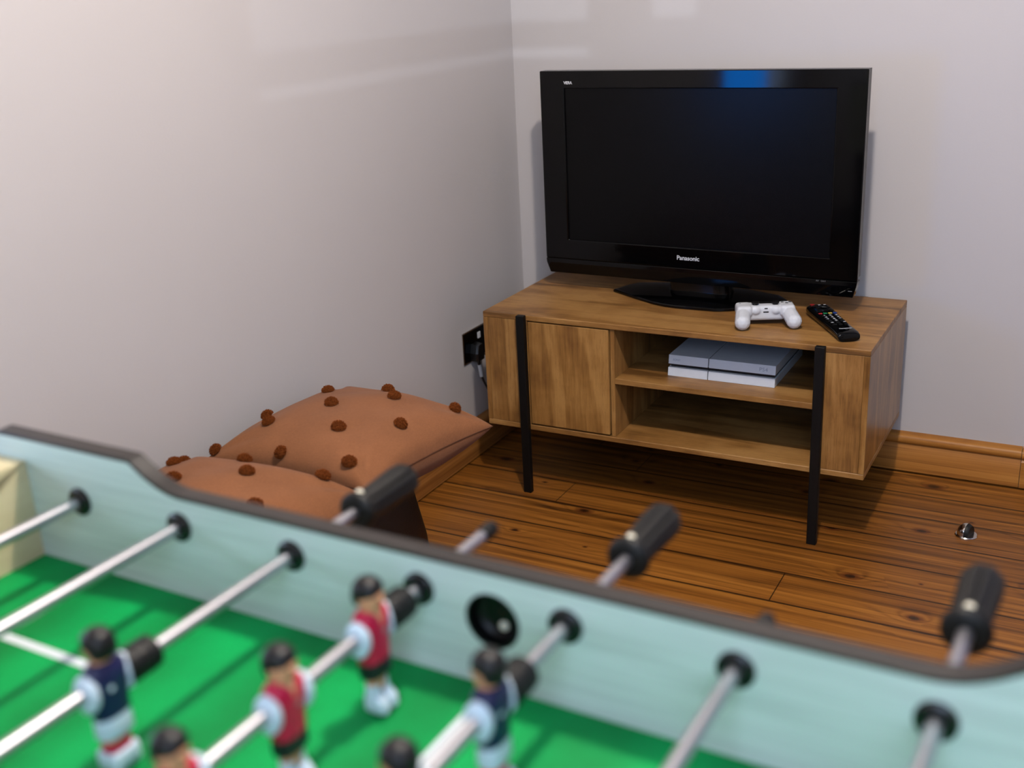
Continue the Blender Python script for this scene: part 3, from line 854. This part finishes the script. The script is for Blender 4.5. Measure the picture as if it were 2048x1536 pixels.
# ---- players -------------------------------------------------------------
def player_meshes(team):
    f = 1.0   # facing +x in mesh space
    S = {}
    b = B()
    # skin: head, neck, knees as one figure
    rings(b, [sell(z, x, 0, rx, ry, 20, 2.2) for z, x, rx, ry in ((-0.060, 0, .0060, .0110), (-0.040, 0, .0070, .0120), (-0.02, 0, .0070, .0120), (0.012, 0, .0070, .0105), (0.0185, 0.0010, .0090, .0098), (0.0215, .0014, .0082, .0088), (0.0245, .0020, .0094, .0094), (0.030, .0024, .0116, .0112), (0.037, .0018, .0120, .0114), (0.0430, .0008, .0092, .0090), (0.0460, 0, .003, .003))])
    ball(b, (0.0142, 0, 0.0305), (.0022, .0018, .0026), 2)                    # nose
    for s in (-1, 1): ball(b, (0.0005, s * 0.0116, 0.0312), (.0022, .0016, .0032), 2)   # ears
    S['body'] = (b, M_skin)
    b = B()
    for s in (-1, 1): ball(b, (0.0133, s * .0042, 0.0332), (.0012, .0014, .0011), 2)
    S['eyes'] = (b, M_hair)
    b = B()
    rings(b, [sell(z, x, 0, rx, ry, 24, 2.2) for z, x, rx, ry in ((0.0262, -.0052, .0070, .0106), (0.029, -.0046, .0088, .0120), (0.034, -.0028, .0112, .0128), (0.0362, -.0002, .0138, .0132), (0.0425, 0.0002, .0128, .0124), (0.0470, 0, .0092, .0092), (0.0490, 0, .003, .003))])
    S['hair'] = (b, M_hair)
    b = B()
    rings(b, [sell(z, 0, 0, rx, ry, 28, 2.6) for z, rx, ry in ((-0.0290, .0098, .0158), (-0.0285, .0105, .0164), (-0.015, .0106, .0172), (0.0, .0116, .0192), (0.010, .0116, .0196), (0.0155, .0102, .0182), (0.0195, .0082, .0135), (0.0205, .0072, .0100))])
    S['jersey'] = (b, M_red if team == 'red' else M_navy)
    b = B()      # white sleeve: a rounded shield round the rod on the side of the chest; turned round for the other side
    M = Matrix.Translation((0, 0.0150, -0.0015)) @ Matrix.Rotation(-pi / 2, 4, 'X') @ Matrix.Diagonal((0.74, 1.08, 1, 1))
    lathe(b, [(0.0148, 0.0), (0.0160, 0.003), (0.0160, 0.0062), (0.0146, 0.0082), (0.0090, 0.0090), (0.0005, 0.0092)], 28, M)
    S['sleeve'] = (b, M_twhite)
    b = B()
    zb = -0.0435 if team == 'red' else -0.0475
    rings(b, [sell(z, 0, 0, rx, ry, 28, 2.8) for z, rx, ry in ((zb, .0104, .0160), (zb + .001, .0108, .0164), (-0.034, .0106, .0162), (-0.0275, .0100, .0154), (-0.0255, .0096, .0148))])
    S['shorts'] = (b, M_tblack if team == 'red' else M_twhite)
    b = B()
    if team == 'red':
        for s in (-1, 1): rings(b, [sell(z, 0, s * .0062, r, r * .96, 20) for z, r in ((-0.066, .0062), (-0.0535, .0066), (-0.0522, .0064))])
    else:
        rings(b, [sell(z, 0.001, 0, rx, ry, 24, 3) for z, rx, ry in ((-0.066, .0088, .0122), (-0.056, .0086, .0122), (-0.0548, .0080, .0118))])
    S['socks'] = (b, M_twhite if team == 'red' else M_red)
    b = B()
    if team == 'red':
        for s in (-1, 1):
            rings(b, [sell(z, x, s * .0064, rx, ry, 20, 3) for z, x, rx, ry in ((-0.0785, .0030, .0105, .0052), (-0.0775, .0030, .0118, .0060), (-0.069, .0028, .0115, .0062), (-0.064, .0010, .0085, .0060), (-0.0615, 0, .0066, .0058))])
    else:
        rings(b, [sell(z, 0.0005, 0, rx, ry, 28, 6) for z, rx, ry in ((-0.0785, .0108, .0138), (-0.0775, .0120, .0148), (-0.066, .0122, .0148), (-0.0630, .0114, .0140), (-0.0622, .009, .012))])
    S['boots'] = (b, M_twhite)
    b = B()
    s = 1 if team == 'red' else -1
    lathe(b, [(0.0026, 0), (0.0026, 0.0008), (0.0005, 0.0010)], 14, Matrix.Translation((s * 0.0109, 0.004, -0.001)) @ Matrix.Rotation(s * pi / 2, 4, 'Y') @ Matrix.Diagonal((1, 1.0, 1, 1)))
    S['crest'] = (b, M_crest if team == 'red' else M_twhite)
    return S
PROTO = {}
def player(team, rod, w, face, tilt=0.0):
    if team not in PROTO:
        S = player_meshes(team)
        body = obj('player', *S['body'], rod, True, 60)
        b = B()      # bare throat in the open collar
        rings(b, [sell(z, x, 0, .0030, ry, 16) for z, x, ry in ((0.0065, .0092, .0012), (0.0115, .0086, .0045), (0.0175, .0070, .0072), (0.0205, .0050, .0070))])
        S['throat'] = (b, M_skin)
        sl = obj('sleeve', S['sleeve'][0], M_twhite, body, True, 60)
        s2 = sl.copy(); COL.objects.link(s2); s2.parent = body; s2.rotation_euler = (0, 0, pi)
        for k in ('hair', 'jersey', 'shorts', 'socks', 'boots', 'crest', 'throat', 'eyes'):
            obj(k, S[k][0], S[k][1], body, True, 50)
        PROTO[team] = body
        c = body
    else:
        c = copy_tree(PROTO[team], rod)
    c.location = (0, -w, 0)
    c.rotation_euler = (0, tilt, 0 if face > 0 else pi)
    return c

def rod_mesh(w0, w1):
    b = B(); lathe(b, [(0.0058, w0), (0.0064, w0 + .0008), (0.0064, w1 - .0008), (0.0058, w1)], 24, Matrix.Rotation(pi / 2, 4, 'X')); return b
def handle_mesh():
    b = B()
    R = Matrix.Rotation(-pi / 2, 4, 'X')     # +z -> +y (away from the pitch)
    prof = [(0.0066, 0.0), (0.0165, 0.0005), (0.0205, 0.003), (0.0212, 0.008), (0.0200, 0.012)]
    lathe(b, prof + [(0.0120, 0.0125)], 32, R)
    ribs = lambda a: 1.03 - 0.13 * max(0.0, cos(8 * a)) ** 3
    lathe(b, [(0.0160, 0.0110), (0.0164, 0.02), (0.0174, 0.05), (0.0188, 0.081), (0.0184, 0.092), (0.0155, 0.0985), (0.009, 0.1010), (0.0005, 0.1015)], 128, R, wob=ribs)
    return b
def screw_glint_mesh():
    b = B(); ball(b, (0, 0.0125, 0.0188), (0.0046, 0.0046, 0.0036), 3); return b  # enlarged pale bead, painting the lamp's highlight on the handle collar
def bumper_mesh():
    b = B()
    lathe(b, [(0.0068, -.0170), (0.0120, -.0168), (0.0150, -.0150), (0.0154, -.0065), (0.0143, -.0055), (0.0143, -.0040), (0.0154, -.0030), (0.0154, .0070), (0.0143, .0080), (0.0143, .0095), (0.0154, .0105), (0.0150, .0150), (0.0120, .0168), (0.0068, .0170)], 32, Matrix.Rotation(pi / 2, 4, 'X')); return b

RODS = [  # team, far end w, players w, bumper w, label
    ('red', -0.045, [0.305], [], 'steel rod nearest the cream end wall of the football table'),
    ('red', -0.045, [0.275, 0.500], [], 'second steel rod from the cream end wall, no figures showing'),
    ('navy', -0.100, [0.232, 0.395, 0.555], [0.198], 'steel rod with one navy footballer and black handle beside the tan cushions'),
    ('red', -0.119, [0.074, 0.188, 0.302, 0.416, 0.53], [0.040], 'steel rod carrying the footballers in red shirts, bare capped end'),
    ('navy', -0.124, [0.125, 0.2425, 0.360, 0.4775], [0.091], 'steel rod with navy footballers, right of the red shirted ones'),
    ('red', -0.068, [0.30, 0.43, 0.56], [], 'third steel rod from the right, with bare end behind the rim'),
    ('navy', -0.125, [0.255, 0.490], [], 'rightmost steel rod in view with black handle over the floorboards'),
]
for i, (team, wend, ps, bs, label) in enumerate(RODS):
    u = (i - 3.5) * SP_
    loc = Vector((TX + u * cos(YAW), TYY + u * sin(YAW), ZR))
    root = thing('foosball_rod', label, 'football rod', loc, YAW, 'rods across the football table')
    wfar = wend if team == 'navy' else wend
    if team == 'navy':
        obj('rod', rod_mesh(wend - 0.10, TW + 0.10), M_rod, root, True)
        h = obj('handle', handle_mesh(), M_rubber, root, True, 60); h.location = (0, -wend, 0)
        sc = obj('screw_glint', screw_glint_mesh(), M_glint, h, True)
        b = B(); lathe(b, [(0.0075, 0), (0.0080, 0.004), (0.0078, 0.014), (0.004, 0.016)], 20, Matrix.Translation((0, -TW - 0.098, 0)) @ Matrix.Rotation(pi / 2, 4, 'X')); obj('end_cap', b, M_rubber, root, True)
    else:
        obj('rod', rod_mesh(wend, TW + 0.16), M_rod, root, True)
        b = B(); lathe(b, [(0.0075, -.008), (0.0082, -.004), (0.0082, 0.010), (0.0075, 0.0125), (0.003, 0.0135)], 20, Matrix.Translation((0, -wend, 0)) @ Matrix.Rotation(-pi / 2, 4, 'X')); obj('end_cap', b, M_rubber, root, True)
        h = obj('handle', handle_mesh(), M_rubber, root, True, 60); h.location = (0, -TW - 0.06, 0); h.rotation_euler = (0, 0, pi)
        obj('screw_glint', screw_glint_mesh(), M_glint, h, True)
    for w in ps: player(team, root, w, 1 if team == 'red' else -1, {0.125: -0.10}.get(w, 0.0) * 0)
    for w in bs:
        o = obj('bumper', bumper_mesh(), M_rubber, root, True, 40); o.location = (0, -w, 0)

# ------------------------------------------------------------------ light
def lamp(name, loc, power, col, r):
    L = bpy.data.lights.new(name, 'POINT'); L.energy = power; L.color = col; L.shadow_soft_size = r
    o = bpy.data.objects.new(name, L); COL.objects.link(o); o.location = loc
    return o
lamp('ceiling_lamp', (1.27, -1.83, 2.36), 86, (1.0, 0.915, 0.83), 0.045)
def portal(name, loc, rot, sx, sy):
    L = bpy.data.lights.new(name, 'AREA'); L.shape = 'RECTANGLE'; L.size = sx; L.size_y = sy
    L.cycles.is_portal = True
    o = bpy.data.objects.new(name, L); COL.objects.link(o); o.location = loc; o.rotation_euler = rot
portal('side_portal', (-0.10, (DY0 + DY1) / 2, (DZ0 + DZ1) / 2), (0, -pi / 2, 0), DZ1 - DZ0, DY1 - DY0)
portal('window_portal', ((WX0 + WX1) / 2, RY - .09, (WZ0 + WZ1) / 2), (pi / 2, 0, 0), WX1 - WX0, WZ1 - WZ0)

L = bpy.data.lights.new('low_sun', 'SUN'); L.energy = 0.38; L.color = (0.72, 0.84, 1.0); L.angle = radians(0.35)
o = bpy.data.objects.new('low_sun', L); COL.objects.link(o); o.location = (3.5, -6, 1.6)
o.rotation_euler = Vector((-0.50, 0.866, 0.003)).to_track_quat('-Z', 'Y').to_euler()

wd = bpy.data.worlds.new('sky'); SC.world = wd; wd.use_nodes = True
nt = wd.node_tree
bg = nt.nodes['Background']
tc = nt.nodes.new('ShaderNodeTexCoord'); sx = nt.nodes.new('ShaderNodeSeparateXYZ')
nt.links.new(tc.outputs['Generated'], sx.inputs[0])
# pale overcast sky, with an added blue patch aimed to reflect in the television frame
dp = nt.nodes.new('ShaderNodeVectorMath'); dp.operation = 'DOT_PRODUCT'
nt.links.new(tc.outputs['Generated'], dp.inputs[0]); dp.inputs[1].default_value = Vector((-0.36, -0.93, -0.09)).normalized()
mr = nt.nodes.new('ShaderNodeMapRange'); nt.links.new(dp.outputs['Value'], mr.inputs['Value'])
mr.inputs['From Min'].default_value = 0.90; mr.inputs['From Max'].default_value = 0.985
mx = nt.nodes.new('ShaderNodeMix'); mx.data_type = 'RGBA'
nt.links.new(mr.outputs[0], mx.inputs[0])
mx.inputs[6].default_value = (0.66, 0.86, 1.18, 1); mx.inputs[7].default_value = (0.02, 0.65, 2.6, 1)
nt.links.new(mx.outputs[2], bg.inputs['Color'])
bg.inputs['Strength'].default_value = 6.2

# ------------------------------------------------------------------ camera
F_PX = 2255.6117
cam = bpy.data.cameras.new('camera'); co = bpy.data.objects.new('camera', cam); COL.objects.link(co)
cam.sensor_fit = 'HORIZONTAL'; cam.sensor_width = 36.0; cam.lens = F_PX / 2048 * 36.0
yaw, pitch_, roll = -0.508, 0.3434, -0.0514
f = Vector((sin(yaw) * cos(pitch_), cos(yaw) * cos(pitch_), -sin(pitch_)))
r = Vector((cos(yaw), -sin(yaw), 0)); up = r.cross(f)
c_, s_ = cos(roll), sin(roll)
r2 = r * c_ + up * s_; u2 = r * -s_ + up * c_
co.matrix_world = Matrix(((r2.x, u2.x, -f.x, 1.6214), (r2.y, u2.y, -f.y, -3.0204), (r2.z, u2.z, -f.z, 1.3323), (0, 0, 0, 1)))
cam.clip_start = 0.02
cam.dof.use_dof = True; cam.dof.focus_distance = 2.68; cam.dof.aperture_fstop = 2.8
SC.camera = co

SC.view_settings.view_transform = 'Standard'; SC.view_settings.look = 'None'
SC.view_settings.exposure = 0.0; SC.view_settings.gamma = 1.0
SC.view_settings.use_curve_mapping = False
SC.cycles.use_denoising = True
SC.cycles.max_bounces = 10; SC.cycles.diffuse_bounces = 1; SC.cycles.glossy_bounces = 4
SC.cycles.sample_clamp_indirect = 6.0
